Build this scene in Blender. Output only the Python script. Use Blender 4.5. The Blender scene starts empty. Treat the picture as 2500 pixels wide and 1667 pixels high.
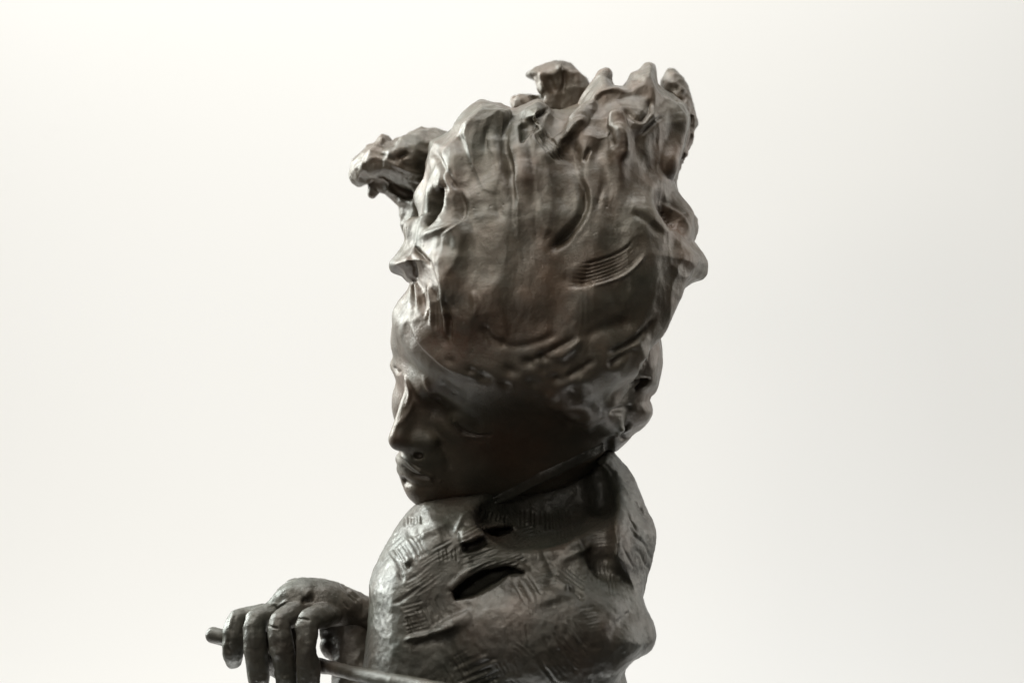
import bpy, math, time
import numpy as np
from mathutils import Vector

T0 = time.time()
# ------------------------------------------------------------------ camera, world, lamps, exposure
S = 0.00025          # metres for one photograph pixel in the plane of the statue
D = 5000.0           # camera distance in those pixels
CU, CV = 1250.0, 833.5
ZC = 1.40            # height of the optical axis

scn = bpy.context.scene
cam_d = bpy.data.cameras.new('camera')
cam = bpy.data.objects.new('camera', cam_d)
scn.collection.objects.link(cam)
cam.location = (0, -D * S, ZC)
cam.rotation_euler = (math.radians(90), 0, 0)
cam_d.sensor_width = 36.0
cam_d.lens = 36.0 * D / 2500.0
cam_d.clip_start = 0.02
cam_d.clip_end = 60
cam_d.dof.use_dof = True
cam_d.dof.focus_distance = (D - 20) * S
cam_d.dof.aperture_fstop = 3.2
scn.camera = cam

w = bpy.data.worlds.new('World')
scn.world = w
w.use_nodes = True
bg = w.node_tree.nodes['Background']
bg.inputs[0].default_value = (1.0, 0.96, 0.90, 1)
bg.inputs[1].default_value = 0.015


def area(name, loc, target, sx, sy, watts, col, spread=180):
    ld = bpy.data.lights.new(name, 'AREA')
    ld.shape = 'RECTANGLE'
    ld.size, ld.size_y = sx, sy
    ld.energy = watts
    ld.spread = math.radians(spread)
    ld.color = col
    o = bpy.data.objects.new(name, ld)
    scn.collection.objects.link(o)
    o.location = loc
    d = Vector(target) - Vector(loc)
    o.rotation_euler = d.to_track_quat('-Z', 'Y').to_euler()
    return o


HEAD = (0.0, 0.0, ZC)
area('window_light', (-1.30, 0.62, ZC + 0.55), HEAD, 0.6, 1.3, 10, (0.95, 1.0, 0.97), 70)
area('ceiling_light', (-0.75, -0.85, ZC + 1.62), HEAD, 1.5, 0.9, 11.5, (1.0, 0.94, 0.845), 120)
area('doorway_light', (-0.62, -1.65, ZC + 0.25), (0, 0, ZC + 0.02), 0.20, 0.20, 3.0, (1.0, 0.95, 0.87))
area('room_light', (1.30, 0.45, ZC + 0.30), HEAD, 0.8, 1.2, 2.2, (1.0, 0.96, 0.89), 80)
area('wall_fill_top', (-0.2, 0.15, ZC + 1.6), (-0.15, 1.0, ZC + 0.1), 2.2, 0.3, 36, (0.995, 1.0, 0.985))  # added fill lamp out of view above, only brightens the wall
area('wall_fill_bottom', (-0.2, 0.15, ZC - 1.6), (-0.15, 1.0, ZC - 0.1), 2.2, 0.3, 36, (0.995, 1.0, 0.985))  # second added fill from below, evens out the wall brightness

scn.view_settings.view_transform = 'Standard'
scn.view_settings.look = 'None'
scn.view_settings.exposure = 0.0
scn.view_settings.gamma = 1.0
scn.render.engine = 'CYCLES'


# ------------------------------------------------------------------ solid modelling kit (distance fields)
def P(u, v, y):
    """point that stands y pixels behind the statue plane and is seen at photo pixel u, v"""
    k = 1.0 + y / D
    return (CU + (u - CU) * k, CV + (v - CV) * k, y)


def A(*p):
    return np.array(p, np.float32)


def smin(a, b, k):
    if k <= 0:
        return np.minimum(a, b)
    h = np.maximum(k - np.abs(a - b), 0) / k
    return np.minimum(a, b) - h * h * (k * 0.25)


def ease(Y, xs, ys, soft=45.0):
    t = np.arange(xs[0] - 200, xs[-1] + 200, 5.0)
    f = np.interp(t, xs, ys)
    g = np.exp(-(np.arange(-40, 41) * 5.0 / soft) ** 2); g /= g.sum()
    f = np.convolve(np.pad(f, 40, mode='edge'), g, 'valid')
    return np.interp(Y, t, f).astype(np.float32)


def smooth_line(pts, n=2, closed=False):
    p = np.array(pts, np.float32)
    for _ in range(n):
        if closed:
            q = np.roll(p, -1, 0)
            p = np.stack([p * .75 + q * .25, p * .25 + q * .75], 1).reshape(-1, p.shape[1])
        else:
            a, b = p[:-1], p[1:]
            m = np.stack([a * .75 + b * .25, a * .25 + b * .75], 1).reshape(-1, p.shape[1])
            p = np.concatenate([p[:1], m, p[-1:]], 0)
    return p


def poly_sdf(poly, X, Y):
    """signed distance to a closed polygon on a 2D grid"""
    n = len(poly)
    d = np.full(X.shape, 1e9, np.float32)
    s = np.ones(X.shape, np.float32)
    for i in range(n):
        a = poly[i]; b = poly[(i + 1) % n]
        e = b - a
        wx, wy = X - a[0], Y - a[1]
        t = np.clip((wx * e[0] + wy * e[1]) / max(float(e @ e), 1e-6), 0, 1)
        dx, dy = wx - e[0] * t, wy - e[1] * t
        d = np.minimum(d, dx * dx + dy * dy)
        c1 = Y >= a[1]; c2 = Y < b[1]; c3 = (e[0] * wy) > (e[1] * wx)
        flip = (c1 & c2 & c3) | (~c1 & ~c2 & ~c3)
        s[flip] *= -1
    return s * np.sqrt(d)


class Field:
    def __init__(self, lo, hi, h):
        self.lo = np.array(lo, np.float32); self.h = h
        self.n = [int((b - a) / h) + 1 for a, b in zip(lo, hi)]
        self.ax = [(lo[i] + h * np.arange(self.n[i])).astype(np.float32) for i in range(3)]
        self.F = np.full(self.n, 400.0, np.float32)
        self.fm = None

    def loc(self, lo, hi):
        sl = []
        for i in range(3):
            a = int(np.clip(np.floor((lo[i] - self.lo[i]) / self.h), 0, self.n[i]))
            b = int(np.clip(np.ceil((hi[i] - self.lo[i]) / self.h) + 1, 0, self.n[i]))
            sl.append(slice(a, b))
        X = self.ax[0][sl[0]][:, None, None]; Y = self.ax[1][sl[1]][None, :, None]; Z = self.ax[2][sl[2]][None, None, :]
        return tuple(sl), X, Y, Z

    def put(self, sl, d, k, sub):
        if sub:
            self.F[sl] = -smin(-self.F[sl], d, k)
        else:
            self.F[sl] = smin(self.F[sl], d, k)

    def ell(self, c, r, k=20, rot=0.0, rot2=0.0, sub=False):
        """ellipsoid; rot turns it in the picture plane, rot2 about the vertical axis (degrees)"""
        c = P(*c); m = max(r) + k + 3 * self.h
        sl, X, Y, Z = self.loc([c[i] - m for i in range(3)], [c[i] + m for i in range(3)])
        x, y, z = X - c[0], Y - c[1], Z - c[2]
        if rot2:
            a = math.radians(rot2); x, z = x * math.cos(a) + z * math.sin(a), -x * math.sin(a) + z * math.cos(a)
        if rot:
            a = math.radians(rot); x, y = x * math.cos(a) + y * math.sin(a), -x * math.sin(a) + y * math.cos(a)
        k0 = np.sqrt((x / r[0]) ** 2 + (y / r[1]) ** 2 + (z / r[2]) ** 2)
        k1 = np.sqrt((x / r[0] ** 2) ** 2 + (y / r[1] ** 2) ** 2 + (z / r[2] ** 2) ** 2)
        d = k0 * (k0 - 1) / np.maximum(k1, 1e-6)
        self.put(sl, d.astype(np.float32), k, sub)

    def chain(self, pts, k=15, sub=False, sm=1, on=False, flat=1.0):
        """round tapering tube through (u, v, y, r); with on=True y is measured from the front surface"""
        pts = smooth_line(pts, sm)
        q = []
        for u, v, y, r in pts:
            if on:
                y = self.front(u, v) + y
            q.append((*P(u, v, y), r * (1 + y / D)))
        q = np.array(q, np.float32)
        m = float(q[:, 3].max()) / min(flat, 1) + k + 3 * self.h
        sl, X, Y, Z = self.loc(q[:, :3].min(0) - m, q[:, :3].max(0) + m)
        best = None
        for a, b in zip(q[:-1], q[1:]):
            ba = b[:3] - a[:3]; bb = max(float(ba @ ba), 1e-6)
            x, y, z = X - a[0], Y - a[1], Z - a[2]
            t = np.clip((x * ba[0] + y * ba[1] + z * ba[2]) / bb, 0, 1)
            d = np.sqrt((x - t * ba[0]) ** 2 + (y - t * ba[1]) ** 2 + ((z - t * ba[2]) * flat) ** 2) - (a[3] + t * (b[3] - a[3]))
            best = d if best is None else np.minimum(best, d)
        self.put(sl, best.astype(np.float32), k, sub)

    def slab(self, poly, c, T, R=None, k=20, shift=None, sm=1, sub=False, pn=2.0):
        """pillow with the given outline; T half depth, R width of the border, pn 2 = round border, 1 = chamfer;
        shift(u, v) moves its middle, 'front' lays it along the present front surface"""
        R = R or T
        fr = isinstance(shift, str)
        if fr and self.fm is None:
            self.map()
        pl = []
        for u, v in poly:
            y = c + (self.front(u, v) if fr else float(shift(np.array([u]), np.array([v]))[0]) if shift else 0)
            pl.append(P(u, v, y)[:2])
        pl = smooth_line(pl, sm, True)
        m = k + 3 * self.h
        lo = [*(pl.min(0) - m), -1e4]; hi = [*(pl.max(0) + m), 1e4]
        sl, X, Y, Z = self.loc(lo, hi)
        XX, YY = np.meshgrid(X.ravel(), Y.ravel(), indexing='ij')
        d2 = poly_sdf(pl, XX, YY)
        cc = c + (self.fm[sl[0], sl[1]] if fr else shift(XX, YY) if shift else 0 * XX)
        w1 = np.maximum(d2 + R, 0)[:, :, None]
        w2 = np.abs(Z - cc[:, :, None]) * (R / T)
        d = (np.sqrt(w1 ** 2 + w2 ** 2) if pn == 2 else (w1 ** pn + w2 ** pn) ** (1 / pn)) - R
        self.put(sl, d.astype(np.float32), k, sub)

    def map(self):
        neg = self.F < 0
        i = neg.argmax(2); has = neg.any(2)
        i1 = np.maximum(i - 1, 0)
        f0 = np.take_along_axis(self.F, i1[:, :, None], 2)[:, :, 0]
        f1 = np.take_along_axis(self.F, i[:, :, None], 2)[:, :, 0]
        t = np.where(i > 0, f0 / np.where(f0 - f1 == 0, 1, f0 - f1), 0)
        self.fm = np.where(has, self.ax[2][i1] + t * self.h, 1e3).astype(np.float32)

    def front(self, u, v):
        if self.fm is None:
            self.map()
        y = 0.0
        for _ in range(3):
            p = P(u, v, y)
            i = int(np.clip(round((p[0] - self.lo[0]) / self.h), 0, self.n[0] - 1))
            j = int(np.clip(round((p[1] - self.lo[1]) / self.h), 0, self.n[1] - 1))
            yy = float(self.fm[i, j])
            if yy > 900:
                return y
            y = yy
        return y

    def mesh(self):
        """surface nets: vertices (n,3), quads (m,4)"""
        F = self.F
        for ax in range(3):                                       # close the solid at the grid border
            for e in (0, -1):
                sl = [slice(None)] * 3; sl[ax] = e
                F[tuple(sl)] = np.maximum(F[tuple(sl)], 0.5)
        neg = F < 0
        nx, ny, nz = [k - 1 for k in self.n]
        cnt = np.zeros((nx, ny, nz), np.uint8)
        for a in (0, 1):
            for b in (0, 1):
                for c in (0, 1):
                    cnt += neg[a:a + nx, b:b + ny, c:c + nz]
        act = (cnt > 0) & (cnt < 8)
        ix, iy, iz = np.nonzero(act)
        idx = np.full((nx, ny, nz), -1, np.int32)
        idx[ix, iy, iz] = np.arange(len(ix), dtype=np.int32)
        corners = [(a, b, c) for a in (0, 1) for b in (0, 1) for c in (0, 1)]
        val = {q: F[ix + q[0], iy + q[1], iz + q[2]] for q in corners}
        acc = np.zeros((len(ix), 3), np.float32); num = np.zeros(len(ix), np.float32)
        for q in corners:
            for ax in range(3):
                if q[ax] == 0:
                    r = list(q); r[ax] = 1; r = tuple(r)
                    v0, v1 = val[q], val[r]
                    m = (v0 < 0) != (v1 < 0)
                    t = np.where(m, v0 / np.where(m, v0 - v1, 1), 0)
                    for j in range(3):
                        acc[:, j] += np.where(m, q[j] + (t if j == ax else 0), 0)
                    num += m
        V = (np.stack([ix, iy, iz], 1) + acc / num[:, None]) * self.h + self.lo
        quads = []
        for ax in range(3):
            s0 = [slice(1, -1)] * 3; s0[ax] = slice(0, -1)
            s1 = [slice(1, -1)] * 3; s1[ax] = slice(1, None)
            n0, n1 = neg[tuple(s0)], neg[tuple(s1)]
            for flip, mask in ((0, n0 & ~n1), (1, ~n0 & n1)):
                e = np.stack(np.nonzero(mask), 1)
                off = np.array([1, 1, 1]); off[ax] = 0
                e = e + off
                b, c = (ax + 1) % 3, (ax + 2) % 3
                q = []
                for db, dc in ((-1, -1), (0, -1), (0, 0), (-1, 0)):
                    g = e.copy(); g[:, b] += db; g[:, c] += dc
                    q.append(idx[g[:, 0], g[:, 1], g[:, 2]])
                q = np.stack(q, 1)
                quads.append(q[:, ::-1] if flip else q)
        Q = np.concatenate(quads, 0)
        Q = Q[(Q >= 0).all(1)]
        return V.astype(np.float32), Q


# ------------------------------------------------------------------ relief worked into the finished surface
def vnormals(V, Q):
    n = np.cross(V[Q[:, 2]] - V[Q[:, 0]], V[Q[:, 3]] - V[Q[:, 1]])
    N = np.zeros_like(V)
    for j in range(4):
        for c in range(3):
            N[:, c] += np.bincount(Q[:, j], n[:, c], len(V))
    return N / np.maximum(np.linalg.norm(N, axis=1), 1e-9)[:, None]


def relax(V, Q, it=1, f=0.5):
    for _ in range(it):
        acc = np.zeros_like(V); num = np.zeros(len(V), np.float32)
        for j in range(4):
            for o in (1, 3):
                for c in range(3):
                    acc[:, c] += np.bincount(Q[:, j], V[Q[:, (j + o) % 4], c], len(V))
                num += np.bincount(Q[:, j], minlength=len(V))
        V = V * (1 - f) + f * acc / np.maximum(num, 1)[:, None]
    return V.astype(np.float32)


def hash3(i, seed):
    i = i.astype(np.uint32)
    h = i[..., 0] * np.uint32(374761393) + i[..., 1] * np.uint32(668265263) + i[..., 2] * np.uint32(2147483647) + np.uint32((seed * 974711 + 12345) & 0xffffffff)
    h = (h ^ (h >> np.uint32(13))) * np.uint32(1274126177)
    h = h ^ (h >> np.uint32(16))
    h = h * np.uint32(2246822519)
    return ((h ^ (h >> np.uint32(15))) & np.uint32(0xffffff)).astype(np.float32) / 16777215.0


def noise(p, seed=0):
    i = np.floor(p).astype(np.int64); f = (p - i).astype(np.float32)
    wt = f * f * f * (f * (f * 6 - 15) + 10)
    r = 0
    for a in (0, 1):
        for b in (0, 1):
            for c in (0, 1):
                g = (wt[:, 0] if a else 1 - wt[:, 0]) * (wt[:, 1] if b else 1 - wt[:, 1]) * (wt[:, 2] if c else 1 - wt[:, 2])
                r = r + g * hash3(i + np.array([a, b, c]), seed)
    return r * 2 - 1


def dents(p, seed=0):
    """thumb dents: 0 in the middle of a dent rising to a ridge between neighbouring dents"""
    i = np.floor(p).astype(np.int64); best = np.full(len(p), 9.0, np.float32)
    for a in (-1, 0, 1):
        for b in (-1, 0, 1):
            for c in (-1, 0, 1):
                j = i + np.array([a, b, c])
                s = j + np.stack([hash3(j, seed + 1), hash3(j, seed + 2), hash3(j, seed + 3)], 1)
                best = np.minimum(best, ((p - s) ** 2).sum(1) + 0.35 * hash3(j, seed + 4))
    return best


class Skin:
    """vertices of one cast piece while the sculptor's tool marks are worked in"""
    def __init__(self, V, Q):
        self.V, self.Q = V, Q
        self.N = vnormals(V, Q)
        self.d = np.zeros(len(V), np.float32)
        self.brown = np.zeros(len(V), np.float32)
        self.project()

    def project(self):
        k = D / (D + self.V[:, 2])
        self.u = CU + (self.V[:, 0] - CU) * k
        self.v = CV + (self.V[:, 1] - CV) * k
        self.uw = self.u + 4.0 * noise(self.V / 60, 201)
        self.vw = self.v + 4.0 * noise(self.V / 60, 202)
        self.amp = np.clip(0.95 + 0.55 * noise(self.V / 55, 205), 0.3, 1.5)
        cs = 8.0
        iu = np.floor(self.u / cs).astype(int); iv = np.floor(self.v / cs).astype(int)
        iu -= iu.min(); iv -= iv.min()
        key = iu * (iv.max() + 1) + iv
        m = np.full(key.max() + 1, 1e9, np.float32)
        np.minimum.at(m, key, self.V[:, 2])
        self.vis = (self.V[:, 2] < m[key] + 45) & (self.N[:, 2] < 0.25)

    def near(self, pts, r):
        return np.nonzero(self.vis & (self.u > pts[:, 0].min() - r) & (self.u < pts[:, 0].max() + r) &
                          (self.v > pts[:, 1].min() - r) & (self.v < pts[:, 1].max() + r))[0]

    def dist(self, pts, ii):
        u, v = self.uw[ii], self.vw[ii]
        best = np.full(len(ii), 1e9, np.float32); side = np.zeros(len(ii), np.float32); along = np.zeros(len(ii), np.float32)
        seg = np.linalg.norm(np.diff(pts, axis=0), axis=1); tot = max(seg.sum(), 1e-6); c = 0.0
        for a, b, L in zip(pts[:-1], pts[1:], seg):
            e = b - a
            x, y = u - a[0], v - a[1]
            t = np.clip((x * e[0] + y * e[1]) / max(L * L, 1e-6), 0, 1)
            d = np.hypot(x - t * e[0], y - t * e[1])
            m = d < best
            best = np.where(m, d, best)
            side = np.where(m, np.sign(e[0] * y - e[1] * x), side)
            along = np.where(m, (c + t * L) / tot, along)
            c += L
        return best, side, along

    def stroke(self, pts, w, h, kind='gauss', taper=0.25, w2=None, sm=2):
        """kind gauss: ridge (h > 0) or groove (h < 0); step: crisp edge, high on the left hand side of the
        drawn direction, fading over w2"""
        pts = smooth_line(np.array(pts, np.float32), sm)
        w2 = w2 or w * 6
        ii = self.near(pts, 3 * max(w, w2 if kind == 'step' else 0))
        if not len(ii):
            return
        d, s, t = self.dist(pts, ii)
        tp = np.minimum(np.clip(t / max(taper, 1e-3), 0, 1), np.clip((1 - t) / max(taper, 1e-3), 0, 1)) if taper else 1.0
        if taper:
            tp = tp * tp * (3 - 2 * tp)
        if kind == 'gauss':
            f = np.exp(-(d / w) ** 2)
        elif kind == 'vee':
            f = np.clip(1 - d / w, 0, 1)
        else:
            f = np.where(s < 0, np.exp(-(d / w2) ** 1.5), np.exp(-(d / w) ** 2))
        self.d[ii] += h * f * tp * self.amp[ii]

    def bump(self, u, v, r, h, ry=None, rot=0):
        ry = ry or r
        ii = np.nonzero(self.vis & (abs(self.u - u) < 3 * max(r, ry)) & (abs(self.v - v) < 3 * max(r, ry)))[0]
        a = math.radians(rot)
        x, y = self.u[ii] - u, self.v[ii] - v
        x, y = x * math.cos(a) + y * math.sin(a), -x * math.sin(a) + y * math.cos(a)
        self.d[ii] += h * np.exp(-((x / r) ** 2 + (y / ry) ** 2))

    def hatch(self, u, v, ang, length, n, gap, depth, w=3.0, jit=0.25, seed=1, curve=0.0):
        """row of n scraped grooves, each `length` long at angle ang (degrees, v down), side by side"""
        rg = np.random.RandomState(seed)
        a = math.radians(ang); dx, dy = math.cos(a), math.sin(a)
        for i in range(n):
            o = (i - (n - 1) / 2) * gap + rg.uniform(-jit, jit) * gap
            l0 = -length / 2 * rg.uniform(0.7, 1.1); l1 = length / 2 * rg.uniform(0.7, 1.1)
            cu, cv = u - dy * o, v + dx * o
            mid = (l0 + l1) / 2; bow = curve * length
            self.stroke([(cu + dx * l0, cv + dy * l0), (cu + dx * mid - dy * bow, cv + dy * mid + dx * bow), (cu + dx * l1, cv + dy * l1)],
                        w * rg.uniform(.8, 1.2), -depth * .8 * rg.uniform(.4, 1.3), 'gauss', taper=0.15, sm=1)
            self.stroke([(cu + dx * l0 - dy * gap * .5, cv + dy * l0 + dx * gap * .5), (cu + dx * mid - dy * (bow + gap * .5), cv + dy * mid + dx * (bow + gap * .5)), (cu + dx * l1 - dy * gap * .5, cv + dy * l1 + dx * gap * .5)],
                        w * 0.8, depth * .3 * rg.uniform(.2, 1.2), 'gauss', taper=0.15, sm=1)

    def apply(self, limit=None):
        d = self.d if limit is None else np.clip(self.d, -limit, limit)
        self.V = self.V + self.N * d[:, None]
        self.d[:] = 0
        self.N = vnormals(self.V, self.Q)
        self.project()

    def tint(self, u, v, r, ry, amt, rot=0):
        a = math.radians(rot); x, y = self.u - u, self.v - v
        x, y = x * math.cos(a) + y * math.sin(a), -x * math.sin(a) + y * math.cos(a)
        self.brown = np.maximum(self.brown, amt * np.exp(-((x / r) ** 2 + (y / ry) ** 2)))


def world(V):
    return np.stack([(V[:, 0] - CU) * S, V[:, 2] * S, ZC - (V[:, 1] - CV) * S], 1).astype(np.float32)


def build(name, V, Q, mat, parent, brown=None, normals=None):
    """one mesh object; V in pixel space. The flip of v keeps the winding outward after reversal."""
    W = world(V)
    used = np.unique(Q)
    remap = np.full(len(V), -1, np.int64); remap[used] = np.arange(len(used))
    W = W[used]; q = remap[Q]
    me = bpy.data.meshes.new(name)
    me.vertices.add(len(W)); me.vertices.foreach_set('co', W.ravel())
    me.loops.add(len(q) * 4); me.loops.foreach_set('vertex_index', q.astype(np.int32).ravel())
    me.polygons.add(len(q)); me.polygons.foreach_set('loop_start', np.arange(0, len(q) * 4, 4, dtype=np.int32))
    me.update(calc_edges=True)
    me.polygons.foreach_set('use_smooth', np.ones(len(q), bool))
    at = me.attributes.new('brown', 'FLOAT', 'POINT')
    at.data.foreach_set('value', (brown[used] if brown is not None else np.zeros(len(W))).astype(np.float32))
    if normals is not None:
        n = normals[used]
        n = np.stack([n[:, 0], n[:, 2], -n[:, 1]], 1)
        me.normals_split_custom_set_from_vertices([tuple(map(float, x)) for x in n])
    me.materials.append(mat)
    o = bpy.data.objects.new(name, me)
    scn.collection.objects.link(o)
    if parent is not None:
        o.parent = parent
        o.matrix_parent_inverse = parent.matrix_world.inverted()
    return o


# ------------------------------------------------------------------ materials
def bronze(name, stops):
    m = bpy.data.materials.new(name); m.use_nodes = True
    nt = m.node_tree; N = nt.nodes; L = nt.links
    b = N['Principled BSDF']
    tc = N.new('ShaderNodeTexCoord')

    def nz(scale, det, rough=0.55):
        n = N.new('ShaderNodeTexNoise'); n.inputs['Scale'].default_value = scale
        n.inputs['Detail'].default_value = det; n.inputs['Roughness'].default_value = rough
        L.new(tc.outputs['Object'], n.inputs['Vector']); return n

    def ramp(fac, stops):
        r = N.new('ShaderNodeValToRGB'); e = r.color_ramp.elements
        while len(e) < len(stops):
            e.new(0.5)
        for k, (p, c) in zip(e, stops):
            k.position = p; k.color = (*c, 1)
        L.new(fac, r.inputs[0]); return r
    n1 = nz(22, 5); n2 = nz(70, 4); n3 = nz(900, 3, 0.7); n4 = nz(160, 4, 0.6)
    c1 = ramp(n1.outputs['Fac'], stops)
    c2 = ramp(n2.outputs['Fac'], [(0.35, (0.95, 0.97, 0.95)), (0.65, (1.30, 1.26, 1.22))])
    mul = N.new('ShaderNodeMix'); mul.data_type = 'RGBA'; mul.blend_type = 'MULTIPLY'; mul.inputs[0].default_value = 1
    L.new(c1.outputs[0], mul.inputs[6]); L.new(c2.outputs[0], mul.inputs[7])
    at = N.new('ShaderNodeAttribute'); at.attribute_name = 'brown'
    br = N.new('ShaderNodeMath'); br.operation = 'MULTIPLY'
    rb = ramp(n4.outputs['Fac'], [(0.3, (0.35, 0.35, 0.35)), (0.65, (1, 1, 1))])
    L.new(at.outputs['Fac'], br.inputs[0]); L.new(rb.outputs[0], br.inputs[1])
    mx = N.new('ShaderNodeMix'); mx.data_type = 'RGBA'
    L.new(br.outputs[0], mx.inputs[0]); L.new(mul.outputs[2], mx.inputs[6]); mx.inputs[7].default_value = (0.085, 0.043, 0.025, 1)
    # pale dust specks
    vo = N.new('ShaderNodeTexVoronoi'); vo.inputs['Scale'].default_value = 95; L.new(tc.outputs['Object'], vo.inputs['Vector'])
    sp = ramp(vo.outputs['Distance'], [(0.0, (1, 1, 1)), (0.055, (0, 0, 0))])
    gate = ramp(nz(38, 2).outputs['Fac'], [(0.60, (0, 0, 0)), (0.66, (0.5, 0.5, 0.5))])
    sm = N.new('ShaderNodeMath'); sm.operation = 'MULTIPLY'
    L.new(sp.outputs[0], sm.inputs[0]); L.new(gate.outputs[0], sm.inputs[1])
    mx2 = N.new('ShaderNodeMix'); mx2.data_type = 'RGBA'
    L.new(sm.outputs[0], mx2.inputs[0]); L.new(mx.outputs[2], mx2.inputs[6]); mx2.inputs[7].default_value = (0.36, 0.35, 0.30, 1)
    L.new(mx2.outputs[2], b.inputs['Base Color'])
    b.inputs['Metallic'].default_value = 0.18
    b.inputs['Specular IOR Level'].default_value = 0.6
    rr = N.new('ShaderNodeMapRange'); rr.inputs['From Min'].default_value = 0.3; rr.inputs['From Max'].default_value = 0.7
    rr.inputs['To Min'].default_value = 0.32; rr.inputs['To Max'].default_value = 0.50
    L.new(n4.outputs['Fac'], rr.inputs['Value']); L.new(rr.outputs[0], b.inputs['Roughness'])
    bp = N.new('ShaderNodeBump'); bp.inputs['Strength'].default_value = 0.26; bp.inputs['Distance'].default_value = 0.0012
    L.new(n3.outputs['Fac'], bp.inputs['Height'])
    bp2 = N.new('ShaderNodeBump'); bp2.inputs['Strength'].default_value = 0.12; bp2.inputs['Distance'].default_value = 0.003
    L.new(n4.outputs['Fac'], bp2.inputs['Height']); L.new(bp.outputs[0], bp2.inputs['Normal'])
    vp = N.new('ShaderNodeTexVoronoi'); vp.inputs['Scale'].default_value = 210; L.new(tc.outputs['Object'], vp.inputs['Vector'])
    pit = ramp(vp.outputs['Distance'], [(0.05, (0, 0, 0)), (0.24, (1, 1, 1))])
    pg = ramp(nz(55, 3).outputs['Fac'], [(0.62, (1, 1, 1)), (0.70, (0, 0, 0))])
    pm = N.new('ShaderNodeMath'); pm.operation = 'MAXIMUM'
    L.new(pit.outputs[0], pm.inputs[0]); L.new(pg.outputs[0], pm.inputs[1])
    bp3 = N.new('ShaderNodeBump'); bp3.inputs['Strength'].default_value = 0.3; bp3.inputs['Distance'].default_value = 0.0012
    L.new(pm.outputs[0], bp3.inputs['Height']); L.new(bp2.outputs[0], bp3.inputs['Normal'])
    L.new(bp3.outputs[0], b.inputs['Normal'])
    return m


def plaster():
    m = bpy.data.materials.new('white_wall_paint'); m.use_nodes = True
    nt = m.node_tree; b = nt.nodes['Principled BSDF']
    tc = nt.nodes.new('ShaderNodeTexCoord')
    n = nt.nodes.new('ShaderNodeTexNoise'); n.inputs['Scale'].default_value = 0.9; n.inputs['Detail'].default_value = 2
    nt.links.new(tc.outputs['Object'], n.inputs['Vector'])
    r = nt.nodes.new('ShaderNodeValToRGB'); e = r.color_ramp.elements
    e[0].position = 0.35; e[0].color = (0.81, 0.80, 0.775, 1); e[1].position = 0.6; e[1].color = (0.83, 0.825, 0.81, 1)
    nt.links.new(n.outputs['Fac'], r.inputs[0]); nt.links.new(r.outputs[0], b.inputs['Base Color'])
    b.inputs['Roughness'].default_value = 0.8
    return m


BRONZE = bronze('brown_bronze', [(0.30, (0.078, 0.074, 0.056)), (0.5, (0.088, 0.073, 0.055)), (0.70, (0.102, 0.068, 0.046))])
OLIVE = bronze('olive_bronze', [(0.30, (0.060, 0.062, 0.050)), (0.5, (0.066, 0.062, 0.051)), (0.70, (0.074, 0.060, 0.048))])        # greener patina of the coat

# ------------------------------------------------------------------ the setting: a white wall
def wall():
    me = bpy.data.meshes.new('wall')
    y = 1.0
    x, z0, z1, t = 4.5, 0.0, 4.2, 0.12
    vs = [(-x, y, z0), (x, y, z0), (x, y, z1), (-x, y, z1), (-x, y + t, z0), (x, y + t, z0), (x, y + t, z1), (-x, y + t, z1)]
    me.from_pydata(vs, [], [(0, 1, 2, 3), (5, 4, 7, 6), (4, 0, 3, 7), (1, 5, 6, 2), (3, 2, 6, 7), (4, 5, 1, 0)])
    me.materials.append(plaster())
    o = bpy.data.objects.new('wall', me); scn.collection.objects.link(o)
    o['kind'] = 'structure'
    o['label'] = 'plain off-white wall out of focus behind the bronze'
    return o


wall()

statue = bpy.data.objects.new('bronze_statue', None)
scn.collection.objects.link(statue)
statue.location = (0.0, 0.0, ZC - (1900 - CV) * S)
statue['label'] = 'dark bronze statue of a bowed figure with wild windswept hair gripping a rod'
statue['category'] = 'statue'
bpy.context.view_layer.update()

VOX = 2.9


# ------------------------------------------------------------------ head and hair (one casting, parted along the hairline)
def depth_shift(X, Y):
    # the crown leans back, the brow comes forward
    return ease(Y, [150, 260, 420, 600, 760, 880, 1000, 1080], [185, 145, 78, 12, -36, -42, 10, 60])


hair_outline = [(1000, 593), (1030, 542), (1025, 495), (1032, 461), (1044, 398), (1055, 351), (1098, 325), (1117, 308), (1153, 270),
    (1174, 256), (1191, 259), (1225, 264), (1263, 281), (1297, 258), (1310, 250), (1327, 256), (1348, 268), (1378, 265), (1412, 259),
    (1429, 232), (1455, 199), (1467, 184), (1480, 176), (1487, 184), (1484, 200), (1495, 214), (1519, 217), (1536, 206), (1543, 187), (1560, 180),
    (1571, 167), (1581, 156), (1593, 163), (1600, 179), (1607, 207), (1640, 232), (1672, 257), (1680, 300), (1664, 351), (1646, 400),
    (1636, 440), (1646, 468), (1668, 497), (1683, 523), (1690, 560), (1687, 592), (1706, 623), (1713, 644), (1708, 665), (1684, 682),
    (1667, 704), (1655, 729), (1625, 763), (1597, 804), (1572, 860), (1552, 930), (1530, 985), (1490, 1040), (1420, 1055), (1330, 1000),
    (1180, 950), (1080, 905), (1012, 850), (985, 790), (984, 758), (995, 717), (1001, 690), (985, 671), (964, 657), (958, 646), (975, 618)]

hd = Field((925, 140, -300), (1745, 1262, 300), VOX)
hd.slab(hair_outline, 0, 205, 190, k=0, shift=depth_shift, sm=0)
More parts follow.
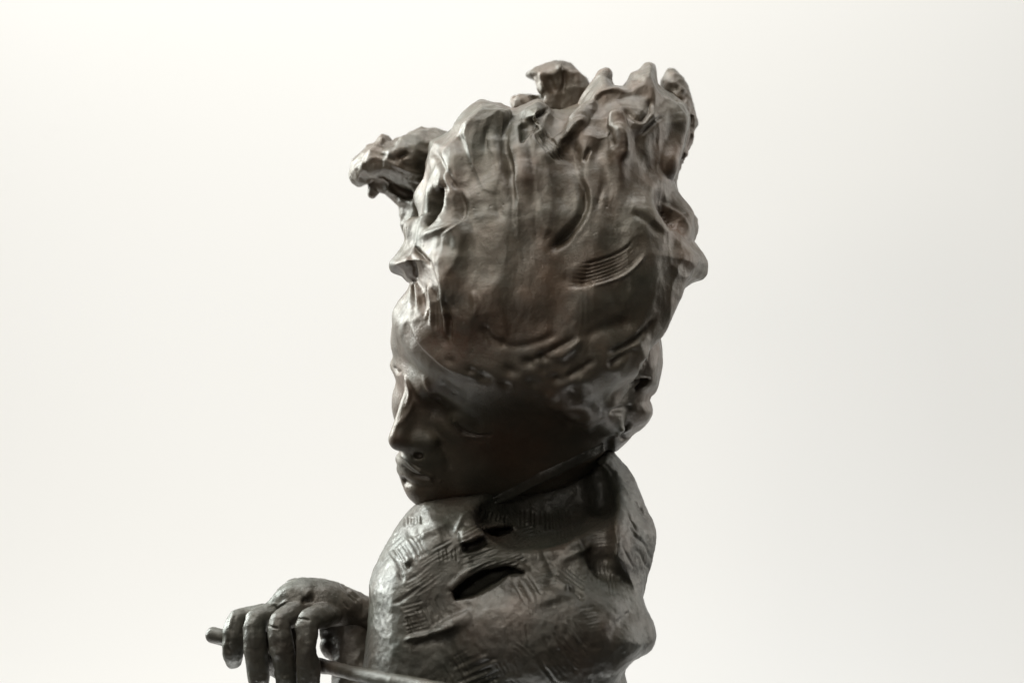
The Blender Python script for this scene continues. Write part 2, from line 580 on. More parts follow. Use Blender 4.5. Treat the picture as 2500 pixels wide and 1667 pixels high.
# skull, brow, cheeks
hd.ell((1245, 930, 6), (262, 225, 188), k=40)
hd.chain([(998, 772, -45, 38), (1046, 838, -108, 48), (1110, 888, -152, 52), (1215, 908, -180, 56), (1330, 930, -178, 56), (1430, 975, -145, 48), (1490, 1025, -100, 36)], k=62, sm=2)
hd.ell((1110, 830, 25), (158, 125, 130), k=35)              # forehead
hd.ell((1270, 1040, 20), (230, 160, 165), k=40)             # cheek and jaw
hd.ell((1065, 985, 60), (110, 118, 100), k=25)              # far cheek
hd.chain([(1058, 1150, -20, 83), (1150, 1135, -10, 95), (1330, 1075, 0, 110)], k=40)
hd.ell((1052, 1112, -35), (76, 62, 80), k=25)               # muzzle
# brow ridges
hd.chain([(968, 892, 62, 15), (992, 905, 15, 22), (1022, 915, -50, 26), (1065, 952, -102, 28), (1120, 988, -128, 22), (1170, 1000, -130, 12)], k=34)
# eye socket and closed lid
hd.chain([(1062, 992, -118, 26), (1090, 1012, -140, 24), (1140, 1040, -160, 12)], k=40, sub=True)
hd.ell((1150, 1022, -108), (55, 34, 42), k=10, rot=8)
# nose
hd.chain([(1018, 925, -48, 20), (1006, 965, -66, 22), (988, 1030, -84, 25), (977, 1072, -92, 29)], k=12)
hd.chain([(1000, 1080, -92, 22), (1048, 1082, -96, 25)], k=14)
hd.chain([(1015, 1000, -60, 30), (1028, 1060, -72, 35)], k=20)
hd.ell((1022, 1112, -105), (13, 8, 14), k=6, sub=True)
# lips
hd.chain([(980, 1120, -25, 15), (993, 1132, -62, 17), (1022, 1150, -92, 16), (1050, 1164, -103, 9)], k=8)
hd.chain([(981, 1145, -28, 13), (1000, 1160, -62, 16), (1030, 1172, -90, 14), (1052, 1174, -98, 7)], k=8)
hd.chain([(990, 1176, -60, 10), (1020, 1190, -90, 12), (1050, 1190, -102, 8)], k=14, sub=True)
hd.ell((1048, 1195, -48), (52, 42, 50), k=22)
# ear under the hair, low on the cheek
hd.map()
hd.chain([(1380, 985, 8, 14), (1425, 985, 8, 17), (1446, 1012, 10, 15), (1430, 1042, 10, 11)], k=16, on=True)
# hair clumps: big rolling locks laid over the front (y from the surface)
locks = [
    [(1120, 700, 30, 60), (1110, 560, 26, 62), (1125, 420, 22, 58), (1170, 300, 16, 40)],
    [(1200, 760, 36, 70), (1235, 620, 28, 72), (1225, 480, 24, 62), (1215, 360, 20, 48), (1250, 300, 15, 30)],
    [(1300, 740, 36, 70), (1345, 600, 30, 66), (1330, 470, 24, 62), (1310, 380, 18, 46), (1300, 290, 14, 30)],
    [(1420, 720, 40, 70), (1450, 600, 30, 66), (1435, 480, 24, 60), (1440, 370, 20, 50), (1460, 260, 10, 34)],
    [(1540, 700, 36, 62), (1560, 580, 30, 62), (1540, 470, 24, 58), (1510, 360, 18, 42), (1560, 240, 6, 30)],
    [(1470, 860, 30, 60), (1560, 780, 28, 55), (1620, 690, 22, 45), (1660, 640, 16, 36)],
    [(1380, 930, 22, 46), (1470, 900, 24, 46), (1550, 820, 22, 40), (1590, 760, 14, 30)],
]
for l in locks:
    hd.chain([(a, b, c + 27, r) for a, b, c, r in l], k=40, on=True, sm=2)
hd.fm = None
# tuft points on the crown
# knife-cut slabs of hair that end in the crown's points
hd.slab([(1105, 345), (1117, 310), (1153, 271), (1174, 256), (1191, 259), (1225, 264), (1262, 281), (1258, 360), (1252, 440), (1225, 520), (1160, 500), (1125, 420)], 0, 206, 30, k=8, shift=depth_shift, sm=0, pn=1.25)
hd.slab([(1262, 300), (1272, 274), (1297, 256), (1312, 250), (1328, 257), (1348, 290), (1362, 380), (1385, 480), (1370, 590), (1310, 640), (1282, 560), (1268, 470), (1262, 380)], 0, 216, 40, k=16, shift=depth_shift, sm=0, pn=1.3)
hd.slab([(1402, 310), (1412, 262), (1429, 233), (1456, 201), (1468, 187), (1480, 180), (1485, 186), (1482, 201), (1495, 216), (1519, 218), (1536, 207), (1543, 188), (1560, 180), (1572, 170), (1581, 160), (1591, 165), (1598, 180), (1606, 208), (1620, 260), (1600, 340), (1540, 380), (1470, 360), (1420, 350)], 0, 172, 32, k=8, shift=depth_shift, sm=0, pn=1.4)
hd.ell((1517, 186, 165), (20, 28, 150), k=8, sub=True)
hd.map()
hd.chain([(1507, 290, -16, 11), (1511, 335, -4, 19), (1510, 420, 12, 26), (1505, 510, 34, 26)], k=20, on=True)
hd.chain([(1432, 270, 0, 16), (1402, 325, -8, 20), (1360, 365, 6, 16), (1320, 400, 22, 14)], k=16, on=True)
hd.chain([(1262, 320, 2, 14), (1268, 390, 4, 17), (1284, 470, 14, 20), (1290, 540, 30, 20)], k=24, on=True)
hd.fm = None
hd.chain([(1655, 285, 70, 22), (1640, 340, 30, 30), (1620, 400, -5, 30)], k=24)
# left flank knobs
hd.chain([(968, 649, 0, 7), (992, 634, -10, 20), (1040, 612, -30, 42)], k=22)
hd.chain([(1012, 560, -20, 22), (1060, 575, -70, 40), (1100, 600, -110, 40)], k=26)
hd.chain([(1040, 480, 45, 22), (1080, 500, -10, 34), (1120, 520, -60, 34)], k=26)
hd.ell((1085, 520, -95), (42, 60, 30), k=26, sub=True)
hd.chain([(1655, 655, -10, 34), (1682, 646, 0, 20)], k=20)
hd.ell((1650, 520, -95), (55, 42, 50), k=34, sub=True, rot=35)
# nape curls
nape = [(1590, 798), (1609, 821), (1611, 838), (1610, 906), (1601, 947), (1580, 972), (1592, 995), (1590, 1015), (1567, 1046), (1543, 1059), (1529, 1076), (1500, 1107), (1484, 1100), (1430, 1050), (1420, 900), (1480, 800)]
hd.slab(nape, 35, 110, 70, k=12)
hd.map()
jaw = {k: hd.front(*k) for k in ((1205, 1215), (1240, 1199), (1300, 1166), (1360, 1137), (1420, 1108), (1470, 1086))}
V, Q = hd.mesh()
del hd
print('head solid', len(V), round(time.time() - T0, 1))
t = V[:, 1] - 935
dy = 0.34 * 0.5 * (t + np.sqrt(t * t + 60.0 ** 2))
V[:, :2] = np.array([CU, CV], np.float32) + (V[:, :2] - np.array([CU, CV], np.float32)) * ((D + V[:, 2] + dy) / (D + V[:, 2]))[:, None]
V[:, 2] += dy
sk = Skin(V, Q)
sk.V = relax(sk.V, sk.Q, 1, 0.4)
p = sk.V
hairm = np.clip((900 - sk.v + 0.55 * (sk.u - 1050).clip(0, 500)) / 120 - 0.35, 0, 1)     # 1 in the hair, 0 on the face
stretch = p / np.array([62, 95, 62], np.float32)
warp = np.stack([noise(p / 120, 3), noise(p / 120, 4), noise(p / 120, 5)], 1) * 0.5
edge = np.clip(np.maximum(np.abs(sk.u - 1350) / 200 - 0.45, (470 - sk.v) / 150), 0.2, 1)     # restless rim, calm middle
sk.d += hairm * edge * (dents(stretch + warp, 7) - 0.35) * 12
sk.d += hairm * (dents(p / np.array([30, 44, 30], np.float32) + warp, 17) - 0.35) * 1.6
sk.d += hairm * noise(p / 60, 9) * 3
fl = p + 30 * np.stack([noise(p / 150, 21), noise(p / 150, 22), noise(p / 150, 23)], 1)
sk.d += hairm * (0.32 - np.abs(noise(fl / np.array([38, 210, 60], np.float32), 24))) * 0.6
sk.d += hairm * noise(p / np.array([150, 110, 120], np.float32), 26) * 8
sk.d += hairm * (0.32 - np.abs(noise(fl / np.array([15, 120, 30], np.float32), 25))) * 0.8
sk.d += (0.35 + 0.65 * hairm) * noise(p / 16, 10) * 0.5
sk.apply()
# --- drawn relief, hair
st = sk.stroke
for pts, wd, hh in (([(1362, 270), (1375, 325), (1405, 400), (1420, 480)], 22, -14), ([(1254, 285), (1247, 340), (1255, 420), (1262, 500)], 18, -7), ([(1472, 285), (1464, 350), (1462, 430)], 18, -12),
                    ([(1548, 285), (1562, 355), (1575, 440)], 20, -13), ([(1190, 290), (1186, 350), (1194, 430)], 16, -8), ([(1610, 300), (1600, 380), (1560, 470)], 20, -9), ([(1110, 380), (1130, 460), (1165, 560)], 20, -8)):
    st(pts, wd, hh, taper=.5)
R1 = lambda *pts: [(800 + x / 2.352, 100 + y / 2.352) for x, y in pts]
R2 = lambda *pts: [(900 + x / 2.94, 600 + y / 2.94) for x, y in pts]
R3 = lambda *pts: [(900 + x / 3.92, 850 + y / 3.92) for x, y in pts]
R4 = lambda *pts: [(850 + x / 2.94, 1134 + y / 2.94) for x, y in pts]
st(R1((1040, 470), (1050, 600), (1080, 750), (1092, 900), (1080, 1000), (1108, 1190)), 7, 15, 'step', w2=60, taper=.25)
st(R1((940, 460), (905, 540), (915, 680)), 7, -5, taper=.4)
st(R1((1020, 430), (1000, 560), (1030, 690), (1045, 850)), 13, -10)
st(R1((930, 820), (980, 940), (1010, 1060)), 15, -8, taper=.45)
st(R1((1420, 730), (1470, 850), (1482, 960), (1440, 1050), (1330, 1160), (1270, 1240)), 11, -22, taper=.3)
st(R1((1445, 730), (1490, 850), (1505, 960), (1465, 1060), (1360, 1170)), 9, 6)
st(R1((1465, 790), (1495, 900), (1485, 1010)), 3.5, -8)
st(R1((1568, 790), (1576, 850), (1552, 930), (1545, 1010)), 7, -6, taper=.45)
st(R1((1520, 600), (1495, 640), (1478, 700)), 5, -8)
for i, (o, hgt) in enumerate([(0, 12), (26, 14), (52, 13), (78, 12), (104, 10), (130, 8), (158, 6)]):
    st(R1((1835 - o * .4, 1130 - o * .4 + 55), (1770 - o * .35, 1235 - o * .55 + 45), (1660 - o * .3, 1310 - o * .7 + 45), (1500 - o * .2, 1360 - o * .75 + 40), (1345 + o * .6, 1380 - o * .8 + 30)), 3.6, -hgt, taper=.2)
    st(R1((1845 - o * .4, 1145 - o * .4 + 55), (1780 - o * .35, 1250 - o * .55 + 45), (1670 - o * .3, 1325 - o * .7 + 45), (1510 - o * .2, 1375 - o * .75 + 40)), 3.4, hgt * .5, taper=.2)
st(R1((1340, 1340), (1400, 1390), (1520, 1370)), 14, -9)
for i in range(8):                                             # comb marks beside the crown
    o = i * 19
    st(R1((1275 - o * .25, 385 + o * .75), (1190 - o * .35, 430 + o * .8), (1085 + o * .15, 505 + o * .75)), 3.6, -10, taper=.2)
for i in range(4):
    o = i * 22
    st(R1((1180 + o, 520 - o * .3), (1215 + o, 590 - o * .3), (1280 + o, 660 - o * .2), (1340 + o, 700)), 3.4, -7)
st(R1((1500, 430), (1420, 490), (1340, 565)), 9, 20)
st(R1((1470, 460), (1410, 520), (1330, 590)), 6, -6)
st(R1((1655, 460), (1690, 540), (1705, 700)), 11, 17)
st(R1((1625, 480), (1610, 540), (1640, 620)), 10, -10)
st(R1((1930, 420), (1850, 490), (1780, 550)), 6, -7, taper=.4)
st(R1((1700, 380), (1780, 450), (1850, 440)), 6, -7)
st(R1((1850, 320), (1850, 400), (1800, 450)), 8, -9)
st(R1((1500, 380), (1560, 300), (1640, 270), (1720, 290)), 5, 6)
st(R1((2090, 1180), (2060, 1050), (2000, 990), (1900, 920)), 6, 10, 'step', w2=30)
st(R1((1730, 980), (1850, 1040), (1940, 1130)), 9, -8)
st(R1((1970, 880), (1960, 800), (2030, 590), (2050, 420), (2020, 300)), 6, 9, 'step', w2=30)
st(R1((760, 830), (800, 900), (815, 960), (800, 1040), (740, 1080), (650, 1130)), 6, 17, 'step', w2=50)
# left flank: facets and slits
st(R1((600, 600), (640, 700), (690, 780), (760, 870)), 7, -10)
st(R1((720, 690), (650, 780), (640, 900)), 10, 6)
st(R1((650, 700), (660, 830), (700, 880)), 5, -8)
st(R1((490, 1170), (560, 1240), (600, 1300)), 5, -14)
st(R1((470, 1210), (520, 1330), (480, 1420)), 6, -7)
st(R1((600, 1200), (640, 1300), (660, 1420), (690, 1560)), 6, 10, 'step', w2=36)
st(R1((520, 1120), (640, 1090), (760, 1040)), 10, 8)
# lower hair: forehead line, temple sweep
st(R2((760, 320), (770, 400), (745, 540)), 7, 4)
st(R2((285, 480), (340, 640), (460, 790), (590, 880), (790, 955)), 5, 9, 'step', w2=45)
st(R2((540, 480), (590, 600), (540, 740)), 10, -7)
st(R2((850, 540), (830, 620), (900, 690), (1020, 700)), 12, -6)
st(R2((2100, 480), (1980, 640), (1850, 720), (1700, 780)), 8, -12)
st(R2((1620, 1260), (1740, 1180), (1850, 1000), (1930, 860), (2060, 640)), 6, 12, 'step', w2=40)
st(R2((1700, 880), (1820, 790), (1960, 740)), 10, -8)
st(R2((1500, 700), (1650, 600), (1800, 560), (1950, 560)), 14, -6)
st(R2((1340, 830), (1420, 760), (1560, 640)), 12, 6)
for i in range(4):
    st(R2((1975 - i * 14, 780 + i * 12), (1955 - i * 14, 860 + i * 10), (1930 - i * 14, 930 + i * 8)), 3, -4)
st(R2((1840, 1000), (1900, 980), (2000, 960)), 7, -12)
st(R2((1900, 1050), (1960, 1000), (2030, 940)), 5, -9)
st(R2((1700, 1200), (1780, 1180), (1900, 1140)), 8, -10)
st(R2((1780, 1380), (1830, 1310), (1900, 1300)), 6, 10)
st(R2((1790, 1340), (1840, 1370), (1850, 1400)), 7, -12)
for u, v, r, h in ((1290, 885, 16, -7), (1330, 875, 12, -6), (1245, 905, 20, -7), (1182, 922, 16, -7), (1150, 905, 12, -5), (1232, 938, 13, -6), (1300, 935, 20, -8), (1360, 925, 16, -7), (1400, 960, 18, -8), (1100, 880, 14, -4), (1345, 970, 14, 6), (1420, 930, 20, 6)):
    sk.bump(u, v, r, h, r * .7, 20)
st(R2((1130, 850), (1280, 770), (1420, 700), (1560, 640)), 9, -6)
st(R2((900, 700), (1080, 720), (1240, 690), (1400, 600)), 10, -5)
st(R2((1380, 960), (1500, 900), (1640, 820)), 9, -6)
for i in range(9):
    x = 300 + i * 30
    st(R2((x, 200 + i * 14), (x + 30, 330 + i * 22), (x + 20 + i * 6, 470 + i * 34)), 5, (-8, 6, -6)[i % 3])
# --- drawn relief, face
st(R3((310, 1005), (400, 1105), (520, 1192)), 3.2, 5, taper=.15)                # lip border
st(R3((310, 1112), (380, 1165), (450, 1215), (560, 1240), (650, 1262)), 4.0, -9, taper=.1)   # mouth line
st(R3((655, 1255), (690, 1275)), 4, 3)
st(R3((640, 850), (700, 930), (760, 1060), (790, 1180)), 9, -7)                 # fold beside the mouth
st(R3((815, 690), (870, 775), (960, 822), (1090, 838), (1210, 818)), 3.6, -7, taper=.1)     # lid crease
st(R3((812, 665), (835, 740), (880, 795)), 3.2, 6)
st(R3((900, 860), (1000, 885), (1180, 865)), 8, -4)
st(R3((500, 230), (560, 360), (620, 450), (800, 570)), 7, 6)
st(R3((330, 235), (390, 330), (405, 430), (350, 600)), 4, 5)                     # far eyebrow / bridge edge
st(R3((430, 460), (420, 540), (340, 680), (240, 790)), 6, 4)
st(R3((255, 150), (270, 200), (310, 240)), 4, -6)
st(R3((640, 300), (760, 400), (960, 520)), 16, -4)
st(R3((1690, 540), (1800, 560), (1900, 620), (2030, 690)), 9, 4)
st(R3((1980, 680), (2060, 690), (2120, 740)), 5, 4)
st(R3((1760, 590), (1860, 640), (1960, 760)), 12, -4)
sk.apply()
sk.V = relax(sk.V, sk.Q, 1, 0.25); sk.N = vnormals(sk.V, sk.Q)
sk.tint(1110, 830, 110, 75, 0.95); sk.tint(1250, 800, 130, 60, 0.5); sk.tint(1040, 960, 70, 60, 0.55); sk.tint(1220, 1080, 120, 50, 0.75)
sk.tint(1290, 420, 30, 40, 0.55); sk.tint(1520, 380, 18, 60, 0.6); sk.tint(1550, 780, 70, 40, 0.45); sk.tint(965, 1085, 40, 30, 0.5); sk.tint(1130, 460, 40, 60, .4)
# part the casting along the hairline
line = np.interp(sk.u, [930, 1000, 1060, 1110, 1200, 1300, 1370, 1420, 1450, 1745], [735, 735, 790, 800, 850, 905, 960, 1010, 1120, 1280])
above = (sk.v < line) | (sk.V[:, 2] > 110) & (sk.v < 1060)
fa = above[sk.Q].sum(1) >= 2
hair = build('hair', sk.V, sk.Q[fa], BRONZE, statue, sk.brown, sk.N)
head = build('head', sk.V, sk.Q[~fa], BRONZE, statue, sk.brown, sk.N)
print('head', len(sk.Q), round(time.time() - T0, 1))


# ------------------------------------------------------------------ loose hair tufts behind the head
def tuft(lo, hi, make, strokes, seed, h=3.0, dent=8):
    f = Field(lo, hi, h)
    make(f)
    V, Q = f.mesh()
    s = Skin(V, Q); s.V = relax(s.V, s.Q, 1, .4)
    q = s.V / np.array([46, 40, 46], np.float32)
    s.d += (dents(q, seed) - .35) * dent + noise(s.V / 34, seed + 1) * 3
    s.d += noise(s.V / 14, seed + 5) * 1.0 + (dents(s.V / 23, seed + 9) - .35) * 3
    s.apply()
    for a in strokes:
        s.stroke(*a[0], **a[1]) if isinstance(a[-1], dict) else s.stroke(*a)
    s.apply()
    s.tint(0, 0, 1, 1, 0)
    return build('hair_tuft', s.V, s.Q, BRONZE, hair, s.brown)


R6 = lambda *pts: [(1150 + x / 3.92, 100 + y / 3.92) for x, y in pts]
R7 = lambda *pts: [(820 + x / 4.704, 250 + y / 4.704) for x, y in pts]


def left_tuft(f):
    o = R7((1300, 330), (1130, 310), (1050, 300), (980, 285), (850, 345), (650, 440), (600, 380), (530, 345), (480, 390), (430, 460), (350, 490), (280, 590),
           (200, 680), (190, 820), (200, 900), (240, 970), (290, 970), (340, 920), (430, 870), (560, 1040), (650, 1130), (740, 1200), (740, 1300), (735, 1420), (780, 1500),
           (835, 1550), (1000, 1500), (1300, 1400), (1500, 900))
    f.slab(o, 215, 80, 46, k=0, sm=0, pn=1.3)
    f.chain([(908, 474, 220, 11), (915, 452, 220, 15), (940, 440, 215, 26)], k=10)
    f.chain([(872, 430, 210, 18), (915, 395, 170, 40), (990, 390, 150, 56)], k=20)
    f.ell((945, 345, 130), (30, 22, 40), k=16, sub=True)
    f.ell((985, 470, 160), (50, 12, 30), k=14, sub=True, rot=20)


tuft((835, 280, 80), (1140, 600, 310), left_tuft, [
    (R7((480, 600), (640, 690), (900, 790), (1050, 800)), 6, 8),
    (R7((700, 660), (760, 600), (840, 570)), 6, -12),
    (R7((500, 560), (560, 640), (700, 690)), 7, -8),
    (R7((450, 830), (640, 960), (900, 1130)), 8, -9),
    (R7((900, 870), (980, 900), (1040, 960)), 6, 7),
    (R7((740, 1060), (760, 1180), (760, 1350)), 8, 7)], 31)


def top_tuft(f):
    o = R6((1180, 560), (1135, 430), (1100, 370), (1040, 290), (950, 220), (870, 190), (800, 195), (700, 240), (660, 272), (560, 302), (524, 322), (560, 350), (612, 372),
           (660, 430), (690, 505), (640, 516), (450, 515), (392, 570), (400, 640), (450, 760), (700, 900), (1200, 850))
    f.slab(o, 265, 62, 36, k=0, sm=0)
    f.chain([(1262, 248, 300, 14), (1290, 262, 290, 22), (1330, 290, 260, 34)], k=14)
    f.chain([(1325, 180, 240, 12), (1332, 240, 215, 16), (1345, 300, 210, 20)], k=16)
    f.ell((1312, 236, 210), (20, 16, 40), k=12, sub=True)


tuft((1235, 95, 160), (1470, 345, 350), top_tuft, [
    (R6((665, 280), (690, 400), (705, 520)), 6, 10),
    (R6((840, 210), (880, 330), (860, 480)), 5, 8),
    (R6((880, 260), (890, 380), (860, 520)), 8, -10),
    (R6((740, 330), (770, 420), (800, 520)), 9, -6)], 47)


def right_tuft(f):
    o = R1((1900, 420), (1905, 280), (1920, 215), (1958, 172), (1995, 170), (2040, 240), (2090, 320), (2110, 400), (2122, 470), (2100, 570), (2050, 680), (1995, 790), (2010, 860),
           (2055, 935), (2090, 985), (2125, 1030), (2128, 1085), (2112, 1150), (2085, 1175), (1980, 1150), (1850, 900), (1850, 650))
    f.slab(o, 75, 70, 55, k=0, shift=depth_shift)
    f.chain([(1640, 185, 240, 14), (1655, 230, 210, 26), (1670, 300, 165, 28), (1660, 370, 130, 22)], k=16)


tuft((1580, 120, -10), (1745, 620, 350), right_tuft, [
    (R1((1930, 290), (1980, 340), (2060, 360)), 6, -10),
    (R1((1940, 230), (2000, 260), (2060, 320)), 7, 7),
    (R1((2085, 330), (2100, 470), (2060, 640), (1985, 790)), 6, -8),
    (R1((2095, 1050), (2090, 1110), (2075, 1150)), 4, -10),
    (R1((1990, 860), (2040, 940), (2075, 1010)), 6, -8)], 53)
print('tufts', round(time.time() - T0, 1))

# ------------------------------------------------------------------ coat
coat_outline = [(1040, 1200), (1010, 1238), (1000, 1246), (969, 1284), (945, 1324), (918, 1372), (905, 1416), (902, 1440), (903, 1480), (896, 1560), (880, 1700), (860, 2000),
                (1560, 2000), (1530, 1667), (1521, 1631), (1537, 1607), (1571, 1580), (1589, 1563), (1595, 1546), (1583, 1508), (1560, 1478), (1530, 1420), (1510, 1300), (1480, 1180), (1450, 1120),
                (1380, 1110), (1250, 1170), (1130, 1200)]


def coat_shift(X, Y):
    return ease(Y, [1080, 1200, 1300, 1420, 1560, 1800], [125, 105, 70, 28, -6, -20])


ct = Field((870, 1055, -340), (1625, 1800, 300), VOX)
ct.slab(coat_outline, 0, 215, 120, k=0, shift=coat_shift)
block = [(1230, 1190), (1380, 1118), (1480, 1086), (1500, 1106), (1540, 1154), (1564, 1202), (1581, 1239), (1598, 1277), (1602, 1301), (1597, 1355), (1581, 1413), (1568, 1478), (1500, 1440), (1380, 1420), (1260, 1330)]
ct.slab(block, 25, 165, 100, k=14, pn=1.15, shift=lambda X, Y: ease(Y, [1080, 1200, 1320, 1440], [60, 20, -20, -50]))     # tall collar block behind the neck
ct.ell((1335, 1222, -60), (176, 112, 150), k=34, sub=True, rot=-20)          # hollow below the jaw, inside the collar
ct.ell((1330, 1560, -170), (210, 130, 110), k=60)                             # near shoulder
ct.chain([(1500, 1480, -80, 70), (1545, 1545, -90, 50)], k=40)
ct.map()
ct.chain([(1455, 1160, 14, 34), (1466, 1240, 12, 36), (1458, 1310, 14, 34), (1462, 1385, 16, 24)], k=26, on=True, sub=True)
ct.fm = None
# flaps standing proud, gaps under them
ct.slab(R4((795, 480), (830, 442), (1010, 422), (1115, 385), (1160, 425), (1185, 440), (1000, 508), (830, 582), (800, 560)), 0, 26, 9, k=3, shift='front', pn=1.3, sm=0)
ct.slab(R4((808, 575), (900, 545), (1000, 505), (1175, 436), (1200, 486), (1030, 582), (820, 652)), 0, 46, 7, k=2, shift='front', sub=True, sm=1)
ct.fm = None
ct.slab(R4((740, 905), (800, 830), (900, 762), (1010, 722), (1165, 706), (1270, 765), (1270, 785), (1150, 800), (1060, 880), (900, 960), (765, 980)), 0, 62, 7, k=1, shift='front', sub=True, sm=0)
ct.chain([(1103, 1432, -2, 6), (1140, 1396, -7, 9), (1192, 1374, -9, 10), (1250, 1370, -4, 8), (1286, 1392, 2, 5)], k=8, on=True)
ct.chain([(1070, 1545, 4, 12), (1105, 1525, -4, 18), (1140, 1508, 4, 12)], k=14, on=True)
V, Q = ct.mesh()
sk = Skin(V, Q)
sk.V = relax(sk.V, sk.Q, 1, .4)
p = sk.V
sk.d += (dents(p / np.array([75, 60, 75], np.float32), 71) - .35) * 4.5 + noise(p / 50, 72) * 2.5
sk.d += (dents(p / np.array([24, 22, 24], np.float32) + 0.4 * noise(p / 40, 75)[:, None], 73) - .35) * 1.7
sk.d += noise(p / 11, 74) * 0.7
sk.apply()
st = sk.stroke
R8 = lambda x, y: (880 + x / 5.872, 1200 + y / 5.872)
R9 = lambda x, y: (850 + x / 5.872, 1400 + y / 5.872)
hx = sk.hatch
hx(*R8(690, 880), 58, 72, 8, 10.5, 4.6, 3.0, seed=2)
hx(*R8(760, 420), 88, 26, 6, 8, 4.0, 2.6, seed=3)
hx(*R8(1270, 900), 82, 38, 6, 8.5, 4.5, 2.6, seed=4)
hx(*R8(1800, 880), -22, 120, 9, 9, 4.2, 2.8, seed=5)
hx(*R8(2150, 860), -22, 80, 7, 8, 3.6, 2.6, seed=6)
hx(*R8(1900, 340), 105, 26, 7, 10, 3.5, 2.6, seed=7)
hx(*R9(1130, 580), 64, 56, 10, 10.5, 5.0, 3.2, seed=8)
hx(1302, 1262, 90, 46, 6, 11, 3.5, 2.8, seed=9)
hx(1390, 1570, 55, 110, 7, 15, 4.5, 4.2, seed=10)
hx(1365, 1620, 55, 80, 6, 14, 4.0, 4.0, seed=11)
hx(1165, 1640, -24, 120, 5, 16, 6.0, 5.0, seed=12)
hx(1030, 1420, -32, 90, 5, 12, 2.6, 3.0, seed=13)
hx(960, 1330, -40, 60, 4, 10, 2.0, 2.6, seed=14)
rg = np.random.RandomState(5)
for i in range(26):
    hx(rg.uniform(1000, 1500), rg.uniform(1260, 1690), rg.choice([62, -28, 84, -15, 40]), rg.uniform(36, 80), rg.randint(4, 9), rg.uniform(7, 10), rg.uniform(1.6, 3.0), 2.6, seed=100 + i)
st([R9(760, 970), R9(1000, 900), R9(1150, 860), R9(1400, 790), R9(1560, 720)], 6, 13, taper=.2)
st([R9(900, 990), R9(1080, 930), R9(1200, 870)], 4, 8)
st([R9(760, 1010), R9(1100, 970), R9(1450, 870), R9(1700, 700)], 13, -4)
st([R9(1180, 800), R9(1300, 730), R9(1500, 740)], 4, 7)
st([R9(600, 470), R9(800, 370), R9(1050, 180)], 5, -6)
st([R8(620, 1030), R8(700, 1010), R8(740, 950)], 5, 8)
st([R8(640, 1120), R8(700, 1040)], 6, -4)
st([R8(720, 740), R8(900, 620), R8(1080, 530), R8(1300, 430)], 8, 7)
st([R8(640, 560), R8(760, 640), R8(900, 560)], 10, -6)
st([R8(1340, 640), R8(1390, 520), R8(1500, 300)], 6, 6)
st(R4((1380, 560), (1430, 680), (1500, 790), (1400, 900)), 9, -5)
st(R4((1640, 900), (1540, 860), (1460, 780)), 8, 9)
st(R4((1250, 1030), (1500, 1010), (1740, 960)), 12, -5, taper=.4)
st(R4((1500, 700), (1640, 640), (1760, 560)), 9, 6)
st(R4((1850, 480), (1860, 600), (1850, 740)), 14, -10)
st(R4((1560, 880), (1640, 900), (1700, 970)), 7, -10)
st(R4((2110, 1010), (1960, 1120), (1900, 1300), (1960, 1450)), 16, -8)
st(R4((330, 620), (360, 760), (400, 850)), 6, -6)
for a, b in (((2040, 240), (2140, 430)), ((2070, 290), (2150, 410)), ((2010, 430), (2120, 600)), ((2040, 470), (2190, 700)), ((1990, 330), (2080, 500)), ((2060, 600), (2170, 760)), ((1960, 560), (2060, 760))):
    sk.stroke(R4(a, ((a[0] + b[0]) / 2 + 4, (a[1] + b[1]) / 2), b), 3.2, -3)
sk.apply()
sk.V = relax(sk.V, sk.Q, 1, .15); sk.N = vnormals(sk.V, sk.Q)
sk.tint(1190, 1310, 60, 30, .4)
coat = build('coat', sk.V, sk.Q, OLIVE, statue, sk.brown)
print('coat', len(sk.Q), round(time.time() - T0, 1))

# collar: the turned rim that runs up under the jaw
cl = Field((1180, 1060, -260), (1520, 1250, 120), VOX)
ct.map()
rim = [(u, v, min((y if y < 900 else 0) + 0.34 * (v - 935), ct.front(u, v)) - 1, r) for ((u, v), y), r in zip(jaw.items(), (4, 8, 10, 10, 9, 6))]
cl.chain([(u, v, y, r) for u, v, y, r in rim], k=4, flat=1.5)
cl.chain([(u + 3, v + 12, y + 8, r) for u, v, y, r in rim], k=10)
V, Q = cl.mesh()
sk = Skin(V, Q); sk.V = relax(sk.V, sk.Q, 1, .4)
sk.d += (dents(sk.V / np.array([40, 60, 40], np.float32), 91) - .35) * 4 + noise(sk.V / 12, 92) * .8
sk.apply()
build('collar', sk.V, sk.Q, OLIVE, coat, sk.brown)

# far sleeve, behind the hand
sl = Field((770, 1430, -40), (960, 1800, 260), VOX)
sl.chain([(858, 1500, 105, 46), (862, 1580, 95, 52), (880, 1700, 60, 70), (900, 1790, 40, 80)], k=10)
sl.chain([(806, 1578, 105, 26), (830, 1590, 98, 30), (850, 1600, 95, 34)], k=14)
sl.chain([(795, 1525, 120, 34), (850, 1530, 115, 44)], k=14)
V, Q = sl.mesh()
sk = Skin(V, Q)
sk.d += (dents(sk.V / 36, 95) - .35) * 6 + noise(sk.V / 12, 96) * 1.0
sk.apply()
build('sleeve', sk.V, sk.Q, OLIVE, statue, sk.brown)

# ------------------------------------------------------------------ hand and rod
hn = Field((520, 1390, -110), (935, 1800, 190), 2.4)
hn.ell((775, 1470, 60), (100, 52, 62), k=0, rot=12)
hn.chain([(650, 1505, 40, 26), (700, 1478, 45, 42), (760, 1460, 60, 52), (840, 1478, 85, 46), (910, 1505, 95, 40)], k=26)
hn.ell((722, 1446, 110), (32, 36, 34), k=14)                     # thumb root beyond
hn.chain([(720, 1450, 110, 26), (700, 1520, 120, 22), (690, 1590, 100, 20), (680, 1640, 70, 17)], k=14)
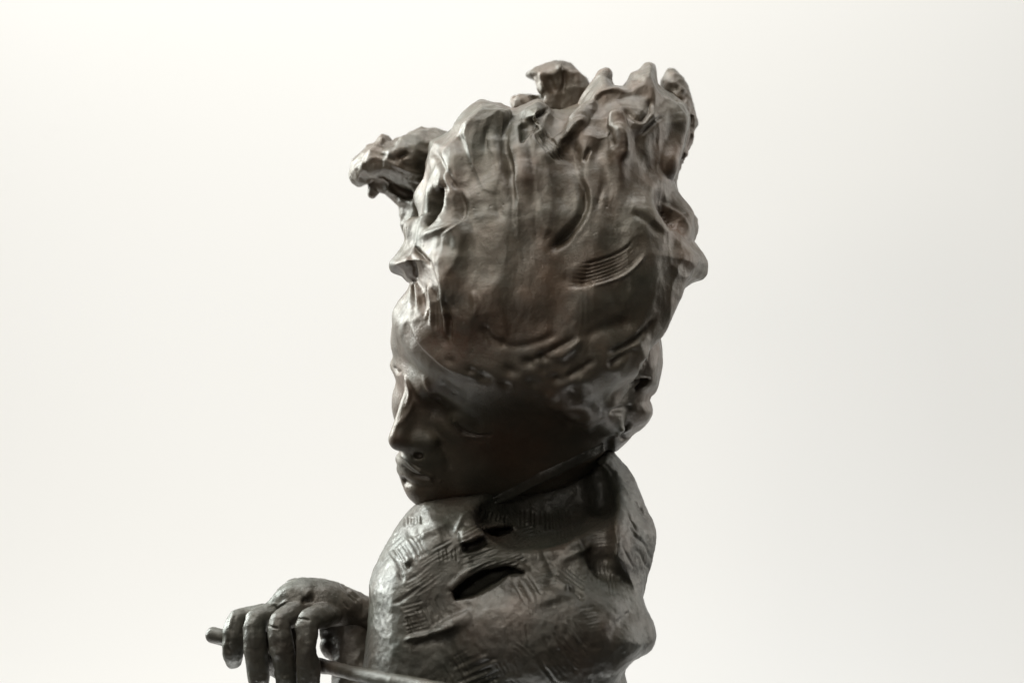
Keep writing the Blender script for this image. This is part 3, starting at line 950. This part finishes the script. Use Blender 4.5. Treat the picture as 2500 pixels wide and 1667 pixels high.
# four fingers folded over the rod: knuckle, middle joint, down
hn.chain([(640, 1500, 62, 27), (600, 1506, 66, 26), (577, 1514, 48, 27), (568, 1560, 30, 27), (568, 1596, 36, 24), (572, 1612, 50, 20)], k=5, sm=1)
hn.chain([(690, 1492, 40, 29), (640, 1506, 18, 28), (620, 1518, 2, 28), (622, 1570, -14, 28), (630, 1640, -8, 27), (638, 1700, 8, 24)], k=4, sm=1)
hn.chain([(735, 1490, 20, 30), (695, 1508, -12, 29), (680, 1521, -28, 28), (686, 1570, -42, 30), (699, 1640, -36, 28), (702, 1690, -22, 25)], k=4, sm=1)
hn.chain([(800, 1500, 20, 34), (768, 1506, -30, 30), (748, 1520, -50, 29), (751, 1570, -62, 29), (755, 1640, -56, 29), (752, 1700, -40, 26)], k=4, sm=1)
hn.ell((830, 1575, -30), (55, 50, 75), k=22, sub=True)            # hollow under the wrist
hn.ell((672, 1565, 62), (80, 85, 36), k=16)                     # palm behind the fingers
hn.chain([(760, 1456, 2, 5), (735, 1474, -24, 6)], k=10, sub=True)
V, Q = hn.mesh()
sk = Skin(V, Q); sk.V = relax(sk.V, sk.Q, 1, .4)
sk.d += noise(sk.V / 22, 101) * 2.2 + noise(sk.V / 9, 102) * .7
sk.apply()
R5 = lambda *pts: [(480 + x / 5.227, 1367 + y / 5.227) for x, y in pts]
for pts, wd, ht in ((R5((1920, 430), (1980, 470), (2060, 540)), 2.6, -4), (R5((1820, 290), (1960, 400), (2120, 520)), 3, -4), (R5((1860, 520), (1900, 580), (1950, 620)), 3, -5),
                    (R5((1330, 530), (1420, 500), (1500, 480)), 5, -7), (R5((1010, 610), (1090, 550), (1180, 520)), 4, 4), (R5((850, 600), (960, 560), (1050, 540)), 4, 3),
                    (R5((910, 820), (960, 860), (1050, 870)), 3, -3), (R5((480, 640), (440, 760), (430, 900)), 4, 3), (R5((440, 1000), (400, 1080), (420, 1200)), 4, -3),
                    (R5((1260, 760), (1350, 740), (1450, 760)), 3, -3)):
    sk.stroke(pts, wd, ht)
sk.apply()
hand = build('hand', sk.V, sk.Q, OLIVE, statue, sk.brown)

rd = Field((490, 1500, -420), (1200, 1800, 120), 2.8)
rd.chain([(521, 1550, 60, 19), (545, 1556, 52, 20), (600, 1572, 62, 19), (700, 1600, 48, 19), (785, 1625, 5, 17), (860, 1642, -100, 18), (930, 1657, -190, 20), (1060, 1683, -290, 22), (1180, 1706, -350, 23)], k=0, sm=1)
V, Q = rd.mesh()
sk = Skin(V, Q)
sk.d += noise(sk.V / 30, 111) * 1.8 + noise(sk.V / 9, 112) * .3 + (dents(sk.V / 30, 113) - .35) * 1.0
sk.apply()
rod = build('rod', sk.V, sk.Q, OLIVE, statue, sk.brown)
print('done', round(time.time() - T0, 1))
